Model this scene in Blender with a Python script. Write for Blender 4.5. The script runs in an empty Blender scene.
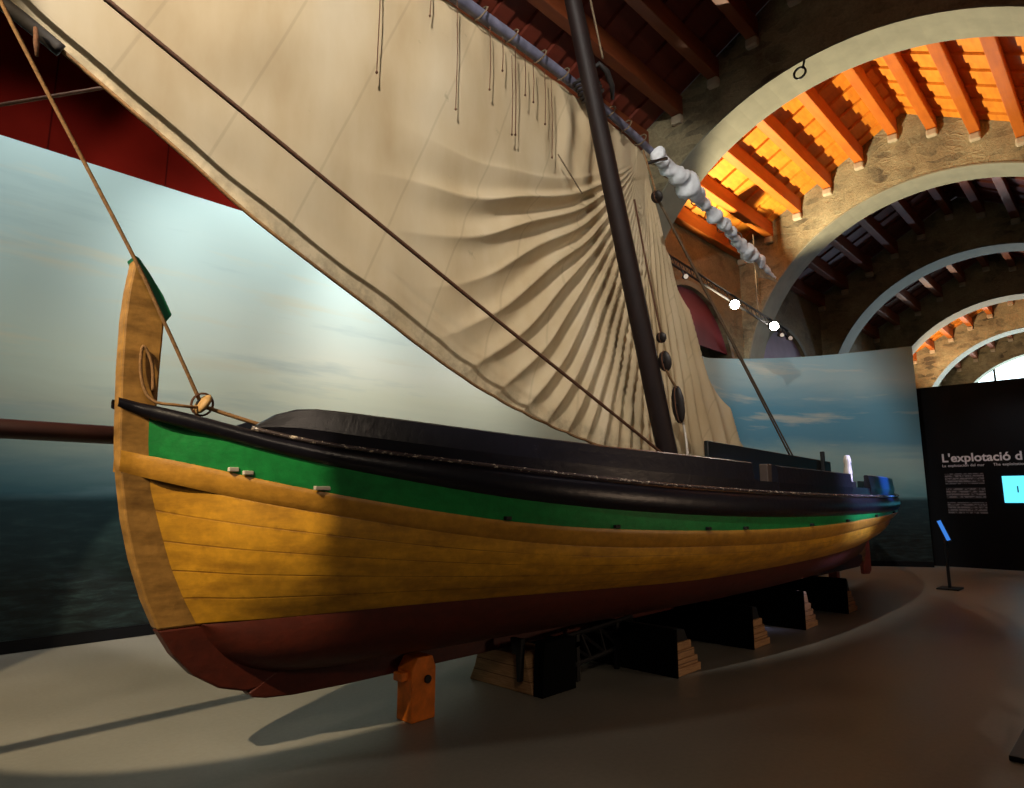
import bpy, math, random
from mathutils import Vector, Matrix, noise
random.seed(7)
PI = math.pi
SC = bpy.context.scene
COL = SC.collection

# ------------------------------------------------------------------ helpers
def lin(c):
    return tuple((x/12.92 if x <= .04045 else ((x+.055)/1.055)**2.4) for x in c)
def rgb(h):
    h = h.lstrip('#')
    return lin(tuple(int(h[i:i+2], 16)/255 for i in (0, 2, 4))) + (1.0,)

class NT:
    def __init__(s, name):
        s.m = bpy.data.materials.new(name); s.m.use_nodes = True
        s.t = s.m.node_tree; s.n = s.t.nodes; s.l = s.t.links
        s.b = s.n['Principled BSDF']
    def add(s, kind, **kw):
        n = s.n.new(kind)
        for k, v in kw.items():
            if hasattr(n, k): setattr(n, k, v)
            else: n.inputs[k].default_value = v
        return n
    def link(s, a, b): s.l.new(a, b)
    def tc(s, which='Object'):
        return s.add('ShaderNodeTexCoord').outputs[which]
    def mapping(s, vec, scale=(1, 1, 1), rot=(0, 0, 0), loc=(0, 0, 0)):
        m = s.add('ShaderNodeMapping'); s.link(vec, m.inputs[0])
        m.inputs['Scale'].default_value = scale; m.inputs['Rotation'].default_value = rot; m.inputs['Location'].default_value = loc
        return m.outputs[0]
    def noise(s, vec, scale=5, detail=4, rough=.55, dist=0):
        n = s.add('ShaderNodeTexNoise'); s.link(vec, n.inputs['Vector'])
        n.inputs['Scale'].default_value = scale; n.inputs['Detail'].default_value = detail
        n.inputs['Roughness'].default_value = rough; n.inputs['Distortion'].default_value = dist
        return n.outputs['Fac']
    def ramp(s, fac, stops, interp='LINEAR'):
        r = s.add('ShaderNodeValToRGB'); s.link(fac, r.inputs[0]); e = r.color_ramp.elements
        r.color_ramp.interpolation = interp
        while len(e) < len(stops): e.new(.5)
        for i, (p, c) in enumerate(stops):
            e[i].position = p
            e[i].color = c if isinstance(c, tuple) and len(c) == 4 else (c, c, c, 1)
        return r.outputs[0]
    def math(s, op, a, b=None, c=None):
        n = s.add('ShaderNodeMath', operation=op)
        for i, v in enumerate((a, b, c)):
            if v is None: continue
            if isinstance(v, (int, float)): n.inputs[i].default_value = v
            else: s.link(v, n.inputs[i])
        return n.outputs[0]
    def mix(s, fac, a, b, mode='MIX'):
        n = s.add('ShaderNodeMix', data_type='RGBA', blend_type=mode)
        for sock, v in ((n.inputs[0], fac), (n.inputs[6], a), (n.inputs[7], b)):
            if isinstance(v, (int, float)): sock.default_value = v
            elif isinstance(v, tuple): sock.default_value = v
            else: s.link(v, sock)
        return n.outputs[2]
    def sep(s, vec):
        n = s.add('ShaderNodeSeparateXYZ'); s.link(vec, n.inputs[0]); return n.outputs
    def comb(s, x, y, z):
        n = s.add('ShaderNodeCombineXYZ')
        for i, v in enumerate((x, y, z)):
            if isinstance(v, (int, float)): n.inputs[i].default_value = v
            else: s.link(v, n.inputs[i])
        return n.outputs[0]
    def bump(s, h, strength=.3, dist=.02):
        n = s.add('ShaderNodeBump'); n.inputs['Strength'].default_value = strength; n.inputs['Distance'].default_value = dist
        s.link(h, n.inputs['Height']); s.link(n.outputs[0], s.b.inputs['Normal'])
    def base(s, c): 
        if isinstance(c, tuple): s.b.inputs['Base Color'].default_value = c
        else: s.link(c, s.b.inputs['Base Color'])
    def rough(s, r):
        if isinstance(r, (int, float)): s.b.inputs['Roughness'].default_value = r
        else: s.link(r, s.b.inputs['Roughness'])

class MB:
    def __init__(s): s.v = []; s.f = []; s.uv = []; s.smooth = False
    def quadgrid(s, rows, uvs=None, flip=False):
        """rows: list of equally long lists of points"""
        o = len(s.v); n = len(rows[0])
        for r in rows: s.v += [tuple(p) for p in r]
        for i in range(len(rows)-1):
            for j in range(n-1):
                a, b, c, d = o+i*n+j, o+i*n+j+1, o+(i+1)*n+j+1, o+(i+1)*n+j
                s.f.append((a, d, c, b) if flip else (a, b, c, d))
                if uvs:
                    q = [uvs[i][j], uvs[i][j+1], uvs[i+1][j+1], uvs[i+1][j]]
                    s.uv.append([q[0], q[3], q[2], q[1]] if flip else q)
        return s
    def box(s, x0, x1, y0, y1, z0, z1):
        o = len(s.v)
        s.v += [(x, y, z) for x in (x0, x1) for y in (y0, y1) for z in (z0, z1)]
        for f in ((0,1,3,2),(4,6,7,5),(0,4,5,1),(2,3,7,6),(0,2,6,4),(1,5,7,3)): s.f.append(tuple(o+i for i in f))
        return s
    def obox(s, c, ax, ay, az):
        """oriented box, centre c, half vectors"""
        o = len(s.v); c = Vector(c); ax = Vector(ax); ay = Vector(ay); az = Vector(az)
        for i in (-1, 1):
            for j in (-1, 1):
                for k in (-1, 1): s.v.append(tuple(c+ax*i+ay*j+az*k))
        for f in ((0,1,3,2),(4,6,7,5),(0,4,5,1),(2,3,7,6),(0,2,6,4),(1,5,7,3)): s.f.append(tuple(o+i for i in f))
        return s
    def prism(s, pts, y0, y1, axis='y'):
        """outline pts (a,b) extruded along axis"""
        o = len(s.v); n = len(pts)
        def P(a, b, t): return (a, t, b) if axis == 'y' else ((t, a, b) if axis == 'x' else (a, b, t))
        s.v += [P(a, b, y0) for a, b in pts] + [P(a, b, y1) for a, b in pts]
        s.f.append(tuple(o+i for i in range(n))); s.f.append(tuple(o+n+i for i in reversed(range(n))))
        for i in range(n):
            j = (i+1) % n; s.f.append((o+i, o+n+i, o+n+j, o+j))
        return s
    def tube(s, pts, rad, seg=8, cap=True):
        pts = [Vector(p) for p in pts]; n = len(pts)
        R = rad if isinstance(rad, (list, tuple)) else [rad]*n
        o = len(s.v); prev = None
        for i, p in enumerate(pts):
            t = (pts[min(i+1, n-1)]-pts[max(i-1, 0)]).normalized()
            if prev is None:
                a = t.cross(Vector((0, 0, 1)))
                if a.length < .05: a = t.cross(Vector((0, 1, 0)))
            else: a = prev - t*prev.dot(t)
            a.normalize(); prev = a; b = t.cross(a)
            for k in range(seg):
                an = 2*PI*k/seg; s.v.append(tuple(p+(a*math.cos(an)+b*math.sin(an))*R[i]))
        for i in range(n-1):
            for k in range(seg):
                k2 = (k+1) % seg
                s.f.append((o+i*seg+k, o+i*seg+k2, o+(i+1)*seg+k2, o+(i+1)*seg+k))
        if cap:
            s.f.append(tuple(o+k for k in reversed(range(seg)))); s.f.append(tuple(o+(n-1)*seg+k for k in range(seg)))
        return s
    def lathe(s, c, axis, prof, seg=16, sx=1, sy=1):
        """prof: (distance along axis, radius)"""
        c = Vector(c); t = Vector(axis).normalized()
        a = t.cross(Vector((0, 0, 1)))
        if a.length < .05: a = t.cross(Vector((0, 1, 0)))
        a.normalize(); b = t.cross(a); o = len(s.v)
        for h, r in prof:
            for k in range(seg):
                an = 2*PI*k/seg; s.v.append(tuple(c+t*h+(a*math.cos(an)*sx+b*math.sin(an)*sy)*r))
        for i in range(len(prof)-1):
            for k in range(seg):
                k2 = (k+1) % seg
                s.f.append((o+i*seg+k, o+i*seg+k2, o+(i+1)*seg+k2, o+(i+1)*seg+k))
        s.f.append(tuple(o+k for k in reversed(range(seg)))); s.f.append(tuple(o+(len(prof)-1)*seg+k for k in range(seg)))
        return s
    def build(s, name, mat, parent=None, smooth=False, bevel=0, origin=None):
        me = bpy.data.meshes.new(name)
        v = s.v
        if origin is not None:
            ox, oy, oz = origin; v = [(a-ox, b-oy, c-oz) for a, b, c in v]
        me.from_pydata(v, [], s.f); me.update()
        if s.uv and len(s.uv) == len(s.f):
            ul = me.uv_layers.new(name='UVMap'); k = 0
            for q in s.uv:
                for c in q: ul.data[k].uv = c; k += 1
        import bmesh
        bm = bmesh.new(); bm.from_mesh(me); bmesh.ops.recalc_face_normals(bm, faces=bm.faces[:]); bm.to_mesh(me); bm.free()
        if smooth:
            for p in me.polygons: p.use_smooth = True
        me.materials.append(mat)
        o = bpy.data.objects.new(name, me); COL.objects.link(o)
        if origin is not None: o.location = origin
        if parent is not None:
            o.parent = parent
            q, wl = parent, Vector((0, 0, 0))
            while q is not None: wl += Vector(q.location); q = q.parent
            o.location = Vector(o.location) - wl
        if bevel:
            b = o.modifiers.new('bevel', 'BEVEL'); b.width = bevel; b.segments = 2; b.limit_method = 'ANGLE'; b.angle_limit = .6
        return o

def tag(o, label=None, cat=None, group=None, kind=None):
    if label: o['label'] = label
    if cat: o['category'] = cat
    if group: o['group'] = group
    if kind: o['kind'] = kind
    return o
def empty(name, loc, label=None, cat=None, group=None, kind=None):
    o = bpy.data.objects.new(name, None); COL.objects.link(o); o.location = loc; o.empty_display_size = .2
    return tag(o, label, cat, group, kind)
def interp(tab, x):
    if x <= tab[0][0]: return tab[0][1]
    if x >= tab[-1][0]: return tab[-1][1]
    for (a, b), (c, d) in zip(tab, tab[1:]):
        if a <= x <= c: return b+(d-b)*(x-a)/(c-a)
def smooth_tab(tab, w):
    """piecewise table turned into a smooth function by averaging over a window"""
    x0, x1 = tab[0][0], tab[-1][0]
    s0 = (tab[1][1]-tab[0][1])/(tab[1][0]-tab[0][0]); s1 = (tab[-1][1]-tab[-2][1])/(tab[-1][0]-tab[-2][0])
    def raw(x):
        if x < x0: return tab[0][1]+s0*(x-x0)
        if x > x1: return tab[-1][1]+s1*(x-x1)
        return interp(tab, x)
    def f(x):
        ww = min(w, .12+.18*max(0, x-1))
        return sum(raw(x+ww*(k/6))*(1-abs(k)/7) for k in range(-6, 7))/sum(1-abs(k)/7 for k in range(-6, 7))
    return f
def sstep(a, b, x):
    t = min(1, max(0, (x-a)/(b-a))); return t*t*(3-2*t)

# ------------------------------------------------------------------ materials
def simple(name, col, rough=.6, var=.15, scale=8, bump=.15, metal=0, spec=.5, bdist=.01):
    t = NT(name); c = t.tc()
    n = t.noise(c, scale, 5)
    dark = tuple(x*(1-var) for x in col[:3])+(1,); light = tuple(min(1, x*(1+var)) for x in col[:3])+(1,)
    t.base(t.ramp(n, [(.3, dark), (.7, light)])); t.rough(rough)
    t.b.inputs['Metallic'].default_value = metal
    t.b.inputs['Specular IOR Level'].default_value = spec
    if bump: t.bump(n, bump, bdist)
    return t.m

def paint_mat(name, col, dirt, rough=.4, nplanks=0, chips_glints=None, chip_glint_at=.68, seam=.018, vtick=0, grime=.5):
    """weathered boat paint; UV u = metres along the boat, v = 0..1 across the strip"""
    t = NT(name); uv = t.sep(t.tc('UV')); ob = t.tc()
    st = t.mapping(ob, (1.2, 1.2, 5))
    n = t.noise(st, 2.2, 6, .6); n2 = t.noise(ob, 16, 5, .6)
    d = t.ramp(n, [(.42, 0.), (.75, grime)])
    c = t.mix(d, col, dirt)
    fine = t.ramp(n2, [(.4, (.86, .86, .86, 1)), (.62, (1.06, 1.06, 1.06, 1))])
    c = t.mix(1., c, fine, 'MULTIPLY')
    h = n2
    if nplanks:
        wob = t.math('MULTIPLY', t.math('SUBTRACT', t.noise(ob, 1.1, 3), .5), .10)
        pv = t.math('FRACT', t.math('ADD', t.math('MULTIPLY', uv[1], nplanks), wob))
        dist = t.math('ABSOLUTE', t.math('SUBTRACT', pv, .5))
        line = t.ramp(dist, [(.5-seam*2.2, 0.), (.5-seam*.4, 1.)])
        brk = t.ramp(t.noise(ob, 1.6, 5, .6), [(.33, .12), (.6, .9)])
        lf = t.math('MULTIPLY', line, brk)
        c = t.mix(lf, c, dirt)
        near = t.math('MULTIPLY', t.ramp(dist, [(.34, 0.), (.5, .75)]), t.ramp(t.noise(ob, 5.5, 6, .7), [(.54, 0.), (.66, 1.)]))
        c = t.mix(near, c, dirt)
        h = t.math('SUBTRACT', t.math('MULTIPLY', n2, .3), t.math('MULTIPLY', lf, .8))
    if chips_glints:
        ch = t.ramp(t.noise(t.mapping(ob, (1, 1, 1.6)), 26, 8, .75), [(chip_glint_at, 0.), (chip_glint_at+.03, 1.)])
        c = t.mix(ch, c, chips_glints)
    t.base(c); t.rough(rough); t.bump(h, .25, .012)
    return t.m

M = {}
M['yellow'] = paint_mat('ochre_paint', rgb('cf9626'), rgb('6d4414'), .42, 5, grime=.7)
M['stem'] = paint_mat('stem_ochre_paint', rgb('a87c3c'), rgb('5e4018'), .5, 0, grime=.95)
M['wale'] = paint_mat('wale_ochre_paint', rgb('c08a2e'), rgb('6a4216'), .42, 0, chips_glints=rgb('9c6a20'), chip_glint_at=.66)
M['green'] = paint_mat('green_paint', rgb('17803a'), rgb('0b5a2a'), .38, 0, chips_glints=rgb('9bb487'), chip_glint_at=.74)
M['red'] = paint_mat('antifouling_paint', rgb('501806'), rgb('2c0c06'), .55, 0, chips_glints=rgb('642a0c'), chip_glint_at=.64)
M['black'] = paint_mat('black_gloss_paint', rgb('12111a'), rgb('08070a'), .33, 0, chips_glints=rgb('4a4652'), chip_glint_at=.655)  # pale flecks: chipped paint plus painted-on sheen and glints
M['bead'] = paint_mat('glint_bead_paint', rgb('4a4040'), rgb('1a1110'), .25, 0, chips_glints=rgb('c9bba8'), chip_glint_at=.56)  # light flecks put the bead's glints into the colour
M['inner'] = simple('inner_dark_paint', rgb('0b100e'), .5)
M['cap'] = simple('prow_green', rgb('0f6b48'), .45, .2)
M['pinkred'] = simple('rudder_red', rgb('a04a40'), .5, .15)
M['mast'] = simple('dark_varnished_wood', rgb('1b0f0d'), .6, .25, 6, .1, spec=.3)
M['yard'] = simple('grey_blue_spar', rgb('6a6a7c'), .5, .3, 9, .2)
M['darkwrap'] = simple('dark_leather', rgb('1b1512'), .7, .3, 14, .3)
M['rope'] = simple('tan_rope', rgb('7d5c38'), .9, .3, 60, .5)
M['rope_dark'] = simple('brown_tarred_rope', rgb('54331c'), .85, .3, 60, .5)
M['cord'] = simple('grey_brown_cord', rgb('6b5a44'), .9, .2, 50, .2)
M['blockwood'] = simple('dark_block_wood', rgb('1c130f'), .5, .3, 20, .2)
M['palewood'] = simple('pale_block_wood', rgb('b08c58'), .6, .25, 30, .2)
M['orangewood'] = simple('orange_timber', rgb('d8701a'), .5, .3, 9, .2)
M['brownred'] = simple('bowsprit_brown', rgb('2a0e0b'), .5, .2)
M['shade_black'] = simple('matt_shade_black', rgb('050506'), .9, .1, spec=.1)  # near-black that stands in for shade under the hull
M['steel'] = simple('black_steel', rgb('0b0b0d'), .5, .2)
M['paleprop'] = simple('pale_peg', rgb('c9bfb0'), .6, .15)

def wood_layers():
    t = NT('laminated_timber'); ob = t.tc(); s = t.sep(ob)
    lay = t.math('FRACT', t.math('MULTIPLY', s[2], 10.5))
    ln = t.ramp(lay, [(.0, .0), (.06, 1.), (.94, 1.), (1., .0)])
    n = t.noise(t.mapping(ob, (3, 3, 40)), 3, 5)
    c = t.ramp(n, [(.3, rgb('8f6844')), (.7, rgb('b98f62'))])
    c = t.mix(ln, rgb('4a2f1c'), c); t.base(c); t.rough(.65); t.bump(ln, .3, .01)
    return t.m
M['timber'] = wood_layers()

def floor_mat():
    t = NT('polished_concrete'); ob = t.tc()
    n = t.noise(ob, .8, 5); n2 = t.noise(ob, 30, 4)
    c = t.ramp(n, [(.3, rgb('767369')), (.7, rgb('878379'))])
    c = t.mix(.12, c, t.ramp(n2, [(.3, rgb('5f5b52')), (.7, rgb('a39b8c'))]))
    t.base(c); t.rough(t.ramp(n, [(.3, .34), (.7, .46)])); t.bump(n2, .04, .004)
    return t.m
M['floor'] = floor_mat()

def stone_mat(name, a, b, mortar, axes='yz', scale=1.0):
    t = NT(name); s = t.sep(t.tc())
    ns = t.noise(t.tc(), 1.3, 3)
    x = s[1] if axes == 'yz' else s[0]
    wob = t.math('MULTIPLY', t.math('SUBTRACT', ns, .5), .55)
    vec = t.comb(t.math('ADD', x, wob), t.math('ADD', s[2], wob), 0.)
    vec = t.mapping(vec, (scale*2.2, scale*6.5, 1))
    vo = t.add('ShaderNodeTexVoronoi', feature='DISTANCE_TO_EDGE'); t.link(vec, vo.inputs['Vector']); vo.inputs['Scale'].default_value = 1.
    vc = t.add('ShaderNodeTexVoronoi', feature='F1'); t.link(vec, vc.inputs['Vector']); vc.inputs['Scale'].default_value = 1.
    cs = t.sep(vc.outputs['Color'])
    big = t.noise(t.tc(), .9, 6, .65)
    c = t.mix(t.ramp(cs[0], [(.2, 0.), (.8, 1.)]), a, b); c = t.mix(t.ramp(big, [(.35, 0.), (.65, 1.)]), c, mortar)
    edge = t.ramp(vo.outputs['Distance'], [(.0, .35), (.10, 1.)])
    patch = t.ramp(t.noise(t.tc(), 2.2, 4), [(.45, 0.), (.62, .8)])
    e2 = t.mix(patch, (1, 1, 1, 1), edge)
    c = t.mix(e2, mortar, c)
    fine = t.noise(t.tc(), 22, 6, .7)
    c = t.mix(1., c, t.ramp(fine, [(.3, (.75, .75, .75, 1)), (.7, (1.15, 1.15, 1.15, 1))]), 'MULTIPLY')
    t.base(c); t.rough(.9)
    h = t.math('ADD', t.math('MULTIPLY', t.math('MULTIPLY', edge, patch), -.45), t.math('MULTIPLY', fine, .6))
    t.bump(h, .6, .05)
    return t.m
M['rubble'] = stone_mat('rubble_stone', rgb('7c7054'), rgb('4e4636'), rgb('a09776'))
M['rubble_side'] = stone_mat('rubble_stone_side', rgb('786c50'), rgb('605640'), rgb('877c5e'), 'xz', 1.3)
M['ashlar'] = simple('smooth_ashlar', rgb('7c7a68'), .85, .12, 3, .25, bdist=.02)
M['corbel'] = simple('corbel_stone', rgb('a89a82'), .85, .12, 5, .3)

def wood_roof(name, a, b):
    t = NT(name); ob = t.tc()
    n = t.noise(t.mapping(ob, (1, 8, 8)), 1.5, 5); n2 = t.noise(ob, 2.2, 3)
    c = t.ramp(n, [(.3, a), (.7, b)]); c = t.mix(.35, c, t.ramp(n2, [(.35, a), (.65, b)]))
    t.base(c); t.rough(.6); t.bump(n, .15, .01); return t.m
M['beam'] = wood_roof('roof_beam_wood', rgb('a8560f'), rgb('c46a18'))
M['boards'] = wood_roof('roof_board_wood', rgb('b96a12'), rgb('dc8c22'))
M['beam_shade'] = wood_roof('shade_beam_wood', rgb('6a3014'), rgb('80401c'))  # same roof wood, shade of the unlit bays put into the colour
M['boards_shade'] = wood_roof('shade_board_wood', rgb('5c2416'), rgb('742f1c'))  # darker board copy with the shade painted in

def redwall_mat():
    t = NT('dark_red_panelling'); s = t.sep(t.tc())
    f = t.math('FRACT', t.math('MULTIPLY', s[0], 1/1.25)); ln = t.ramp(f, [(0., .25), (.012, 1.), (.988, 1.), (1., .25)])
    n = t.noise(t.tc(), 1.2, 4)
    c = t.ramp(n, [(.3, rgb('430803')), (.7, rgb('540d06'))])
    t.base(t.mix(1., c, ln, 'MULTIPLY')); t.rough(.95); t.b.inputs['Specular IOR Level'].default_value = .04; return t.m
M['redwall'] = redwall_mat()
M['niche'] = simple('maroon_niche_panel', rgb('6e2c34'), .7, .12, 2, .05)
M['niche_pale'] = simple('mauve_niche_panel', rgb('85768e'), .7, .12, 2, .05)

def mural_mat():
    """printed seascape: pale sky, cloud bands, dark sea with small waves. UV in metres along the wall and height"""
    t = NT('seascape_print'); uv = t.tc('UV'); s = t.sep(uv); u, v = s[0], s[1]
    st = t.mapping(uv, (.12, .75, 1)); wv = t.noise(st, 1.6, 6, .62, .4)
    hv = t.math('ADD', v, t.math('MULTIPLY', t.math('SUBTRACT', wv, .5), 1.0))
    hn = t.math('DIVIDE', hv, 5.5)
    left = t.ramp(hn, [(.27, rgb('264c5a')), (.345, rgb('3c6674')), (.41, rgb('7f9792')), (.47, rgb('9caaa0')), (.56, rgb('aec4ba')), (.75, rgb('a8c2c0')), (1., rgb('9fbfc3'))])
    mid = t.ramp(hn, [(.27, rgb('45727e')), (.345, rgb('8da6a4')), (.42, rgb('b9bfae')), (.52, rgb('cfd2bc')), (.62, rgb('d6dacb')), (.8, rgb('bccfca')), (1., rgb('acc8c6'))])
    right = t.ramp(hn, [(.27, rgb('4f7f88')), (.36, rgb('7fa3a4')), (.46, rgb('8aa9a8')), (.52, rgb('568ba2')), (.66, rgb('5a91a8')), (.78, rgb('93b0b4')), (1., rgb('7fa9b6'))])
    un = t.math('DIVIDE', u, 24.)
    c = t.mix(t.ramp(un, [(.22, 0.), (.40, 1.)]), left, mid)
    c = t.mix(t.ramp(un, [(.58, 0.), (.80, 1.)]), c, right)
    cl = t.noise(t.mapping(uv, (.22, 1.9, 1), loc=(3.1, .4, 0)), 1.5, 5, .6)
    up_ = t.ramp(t.math('DIVIDE', v, 5.5), [(.36, 0.), (.43, 1.)])
    c = t.mix(t.math('MULTIPLY', up_, t.ramp(cl, [(.56, 0.), (.68, .55)])), c, rgb('c9c7b0'))
    cl2 = t.noise(t.mapping(uv, (.15, 1.2, 1), loc=(7.7, 2.4, 0)), 1.7, 5, .6)
    c = t.mix(t.ramp(cl2, [(.56, 0.), (.7, .4)]), c, rgb('7c9aa4'))
    wav = t.noise(t.mapping(uv, (.9, 4.5, 1)), 3.4, 7, .68, .5)
    sea_l = t.ramp(wav, [(.35, rgb('0a1010')), (.52, rgb('141f20')), (.7, rgb('263837'))])
    sea = t.mix(t.ramp(t.math('DIVIDE', v, 1.7), [(.35, 0.), (.95, .6)]), sea_l, rgb('24454f'))
    hz = t.ramp(t.math('DIVIDE', v, 5.5), [(.270, 0.), (.287, 1.)])
    c = t.mix(hz, sea, c)
    t.base(c); t.rough(.55); t.b.inputs['Specular IOR Level'].default_value = .25; return t.m
M['mural'] = mural_mat()

def sail_mat():
    t = NT('sailcloth'); ob = t.tc(); s = t.sep(ob)
    n = t.noise(t.mapping(ob, (1, 1, .35)), 1.4, 5); n2 = t.noise(ob, 40, 3)
    c = t.ramp(n, [(.3, rgb('b59d78')), (.55, rgb('c6b290')), (.75, rgb('cfbea0'))])
    # sewn seams running obliquely between the cloths
    ln = t.math('FRACT', t.math('MULTIPLY', t.math('SUBTRACT', s[0], t.math('MULTIPLY', s[2], .40)), 1.33))
    sm = t.ramp(t.math('ABSOLUTE', t.math('SUBTRACT', ln, .5)), [(.480, 0.), (.49, .17), (.5, .17)])
    c = t.mix(sm, c, rgb('6e5f48'))
    st = t.noise(ob, 3.3, 6, .7)
    c = t.mix(t.ramp(st, [(.66, 0.), (.74, .45)]), c, rgb('7b735c'))
    edge = t.ramp(t.sep(t.tc('UV'))[1], [(0., .65), (.035, .35), (.06, 0.)])
    c = t.mix(t.math('MULTIPLY', edge, t.ramp(t.noise(ob, 7, 5, .7), [(.4, .1), (.62, 1.)])), c, rgb('6c6450'))
    t.base(c); t.rough(.85); t.bump(n2, .12, .004)
    t.b.inputs['Specular IOR Level'].default_value = .2
    # thin cloth lets some light through
    tr = t.add('ShaderNodeBsdfTranslucent'); t.link(c, tr.inputs[0])
    mx = t.add('ShaderNodeMixShader'); mx.inputs[0].default_value = .22
    t.link(t.b.outputs[0], mx.inputs[1]); t.link(tr.outputs[0], mx.inputs[2])
    t.link(mx.outputs[0], t.n['Material Output'].inputs[0])
    return t.m
M['sail'] = sail_mat()
M['bundle'] = simple('white_furled_cloth', rgb('e2e6ea'), .8, .12, 12, .4)

def emis(name, col, strength):
    t = NT(name); t.base((0, 0, 0, 1)); t.b.inputs['Emission Color'].default_value = col; t.b.inputs['Emission Strength'].default_value = strength
    return t.m
M['bulb'] = emis('lit_bulb', (1, .93, .82, 1), 60)
M['daylight'] = emis('bright_daylight_glazing', (.72, .93, 1, 1), 7)
M['screen'] = emis('lit_screen', rgb('62dcfa'), 1.5)
M['labelglow'] = emis('lit_label', rgb('3f86e8'), .9)
M['panel'] = simple('black_exhibit_board', rgb('05060a'), .5, .1, 2, 0, spec=.2)
M['white'] = simple('white_lettering', rgb('e6e6ea'), .6, .03, 5, 0)
M['greytext'] = None
def greytext():
    t = NT('printed_text_block'); s = t.sep(t.tc())
    l = t.math('FRACT', t.math('MULTIPLY', s[2], 17)); ln = t.ramp(l, [(.3, 0.), (.45, 1.)])
    w = t.ramp(t.noise(t.mapping(t.tc(), (1, 16, 17)), 1.2, 2), [(.42, 0.), (.5, 1.)])
    c = t.mix(t.math('MULTIPLY', ln, w), rgb('26272c'), rgb('77797f')); t.base(c); t.rough(.6); return t.m
M['greytext'] = greytext()

# ------------------------------------------------------------------ room
YCN, ZCN, RN = 2.68, 4.21, 4.18          # nave arch circle
RY = 3.0                                 # ridge
def roof(y): return 9.95-.54*abs(y-RY)   # underside of roof boards
bays = [(10.6, 15.5), (16.25, 21.2), (21.95, 27.05), (27.8, 32.65), (33.4, 38.3)]
arch_x = [(9.86, 10.6), (15.5, 16.25), (21.2, 21.95), (27.05, 27.8), (32.65, 33.4), (38.3, 39.05)]
Y_OUT, Y_OUTR = 8.7, -3.2

f = MB().box(-8, 41, -6, 9.2, -.2, 0).build('floor', M['floor']); tag(f, 'grey polished concrete floor under the boat', 'floor', kind='structure')

purY = [3.2+.72*k for k in range(6)]+[3.2-.73*k for k in range(1, 7)]
def purbot(y): return 9.63-.54*abs(y-RY)
names = ['over the boat', 'behind the tail of the yard']
ords = ['nearest stone arch, spanning the orange-lit roof', 'second stone arch, pale rubble above a dark opening', 'third stone arch with a pale blue rim',
        'fourth stone arch, deep behind the third', 'fifth stone arch with orange rubble around it', 'farthest stone arch framing the bright window']
for i, (x0, x1) in enumerate(arch_x):
    mb = MB(); ys, zs = [], []
    N = 48
    inner = [(YCN+RN*math.cos(PI*k/N), ZCN+RN*math.sin(PI*k/N)) for k in range(N+1)]
    # wall faces (front/back) in columns and the top
    for x, fl in ((x0, False), (x1, True)):
        mb.quadgrid([[(x, y, z) for y, z in inner], [(x, y, roof(y)+.05) for y, z in inner]], flip=fl)
    mb.quadgrid([[(x0, y, roof(y)+.05) for y, z in inner], [(x1, y, roof(y)+.05) for y, z in inner]])
    # side masses down to the floor
    mb.box(x0, x1, YCN+RN, Y_OUT, 0, 7.8); mb.box(x0, x1, Y_OUTR, YCN-RN, 0, 6.7)
    w = mb.build('wall_arch', M['rubble']); tag(w, ords[i], 'wall', kind='structure')
    # smooth ashlar lining of the arch (its soffit) with pillars
    th = .03
    path = [(YCN+RN-.0, 0.02)]+inner+[(YCN-RN, 0.02)]
    pin = [(YCN+RN-th, 0.02)]+[(YCN+(RN-th)*math.cos(PI*k/N), ZCN+(RN-th)*math.sin(PI*k/N)) for k in range(N+1)]+[(YCN-RN+th, .02)]
    e = .012
    rows = [[(x0-e, y, z) for y, z in path], [(x0-e, y, z) for y, z in pin], [(x1+e, y, z) for y, z in pin], [(x1+e, y, z) for y, z in path]]
    MB().quadgrid(rows).build('arch_lining', M['ashlar'], w)
    for y in purY:
        for xa, xb in ((x0-.10, x0+.05), (x1-.05, x1+.10)):
            MB().box(xa, xb, y-.10, y+.11, purbot(y)-.17, purbot(y)-.005).build('corbel_stone', M['corbel'], w, bevel=.035)
    if i == 0:   # iron ring under the first arch
        pts = [(9.80, 3.2+.09*math.cos(a), 8.12+.09*math.sin(a)) for a in [2*PI*k/16 for k in range(17)]]
        MB().tube(pts, .018, 6).tube([(9.88, 3.14, 8.36), (9.8, 3.15, 8.18)], .018, 6).build('iron_ring', M['steel'], w)

# ceilings: boards run up the slope, beams run along the nave
def ceiling(x0, x1, lit, label, ymax, beams):
    mb = MB(); pitch = .29; n = int((x1-x0)/pitch); pitch = (x1-x0)/n
    prof = []
    for k in range(n):
        xa = x0+k*pitch
        d = .0 if k % 2 else .05
        prof += [(xa+.012, d), (xa+pitch-.012, d), (xa+pitch-.012, .07), (xa+pitch, .07)]
    prof = [(x0, 0)]+prof
    ys = [-3.2, RY, ymax]
    mb.quadgrid([[(x, y, roof(y)+d) for x, d in prof] for y in ys])
    mb.quadgrid([[(x0, y, roof(y)+.15), (x1, y, roof(y)+.15)] for y in ys])
    c = mb.build('ceiling', M['boards'] if lit else M['boards_shade']); tag(c, label, 'ceiling', kind='structure')
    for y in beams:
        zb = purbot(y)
        b = MB().box(x0-.02, x1+.02, y-.095, y+.095, zb, zb+.36).build('roof_beam', M['beam'] if lit else M['beam_shade'], c, bevel=.015)
    return c
bm = purY+[3.2+.72*6]
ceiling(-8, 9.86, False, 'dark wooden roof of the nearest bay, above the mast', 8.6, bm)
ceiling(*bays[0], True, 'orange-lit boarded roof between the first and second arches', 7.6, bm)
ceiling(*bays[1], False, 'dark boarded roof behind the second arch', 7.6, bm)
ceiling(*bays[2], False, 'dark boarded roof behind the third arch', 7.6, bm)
ceiling(*bays[3], True, 'orange roof boards behind the fourth arch', 7.6, bm)
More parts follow.
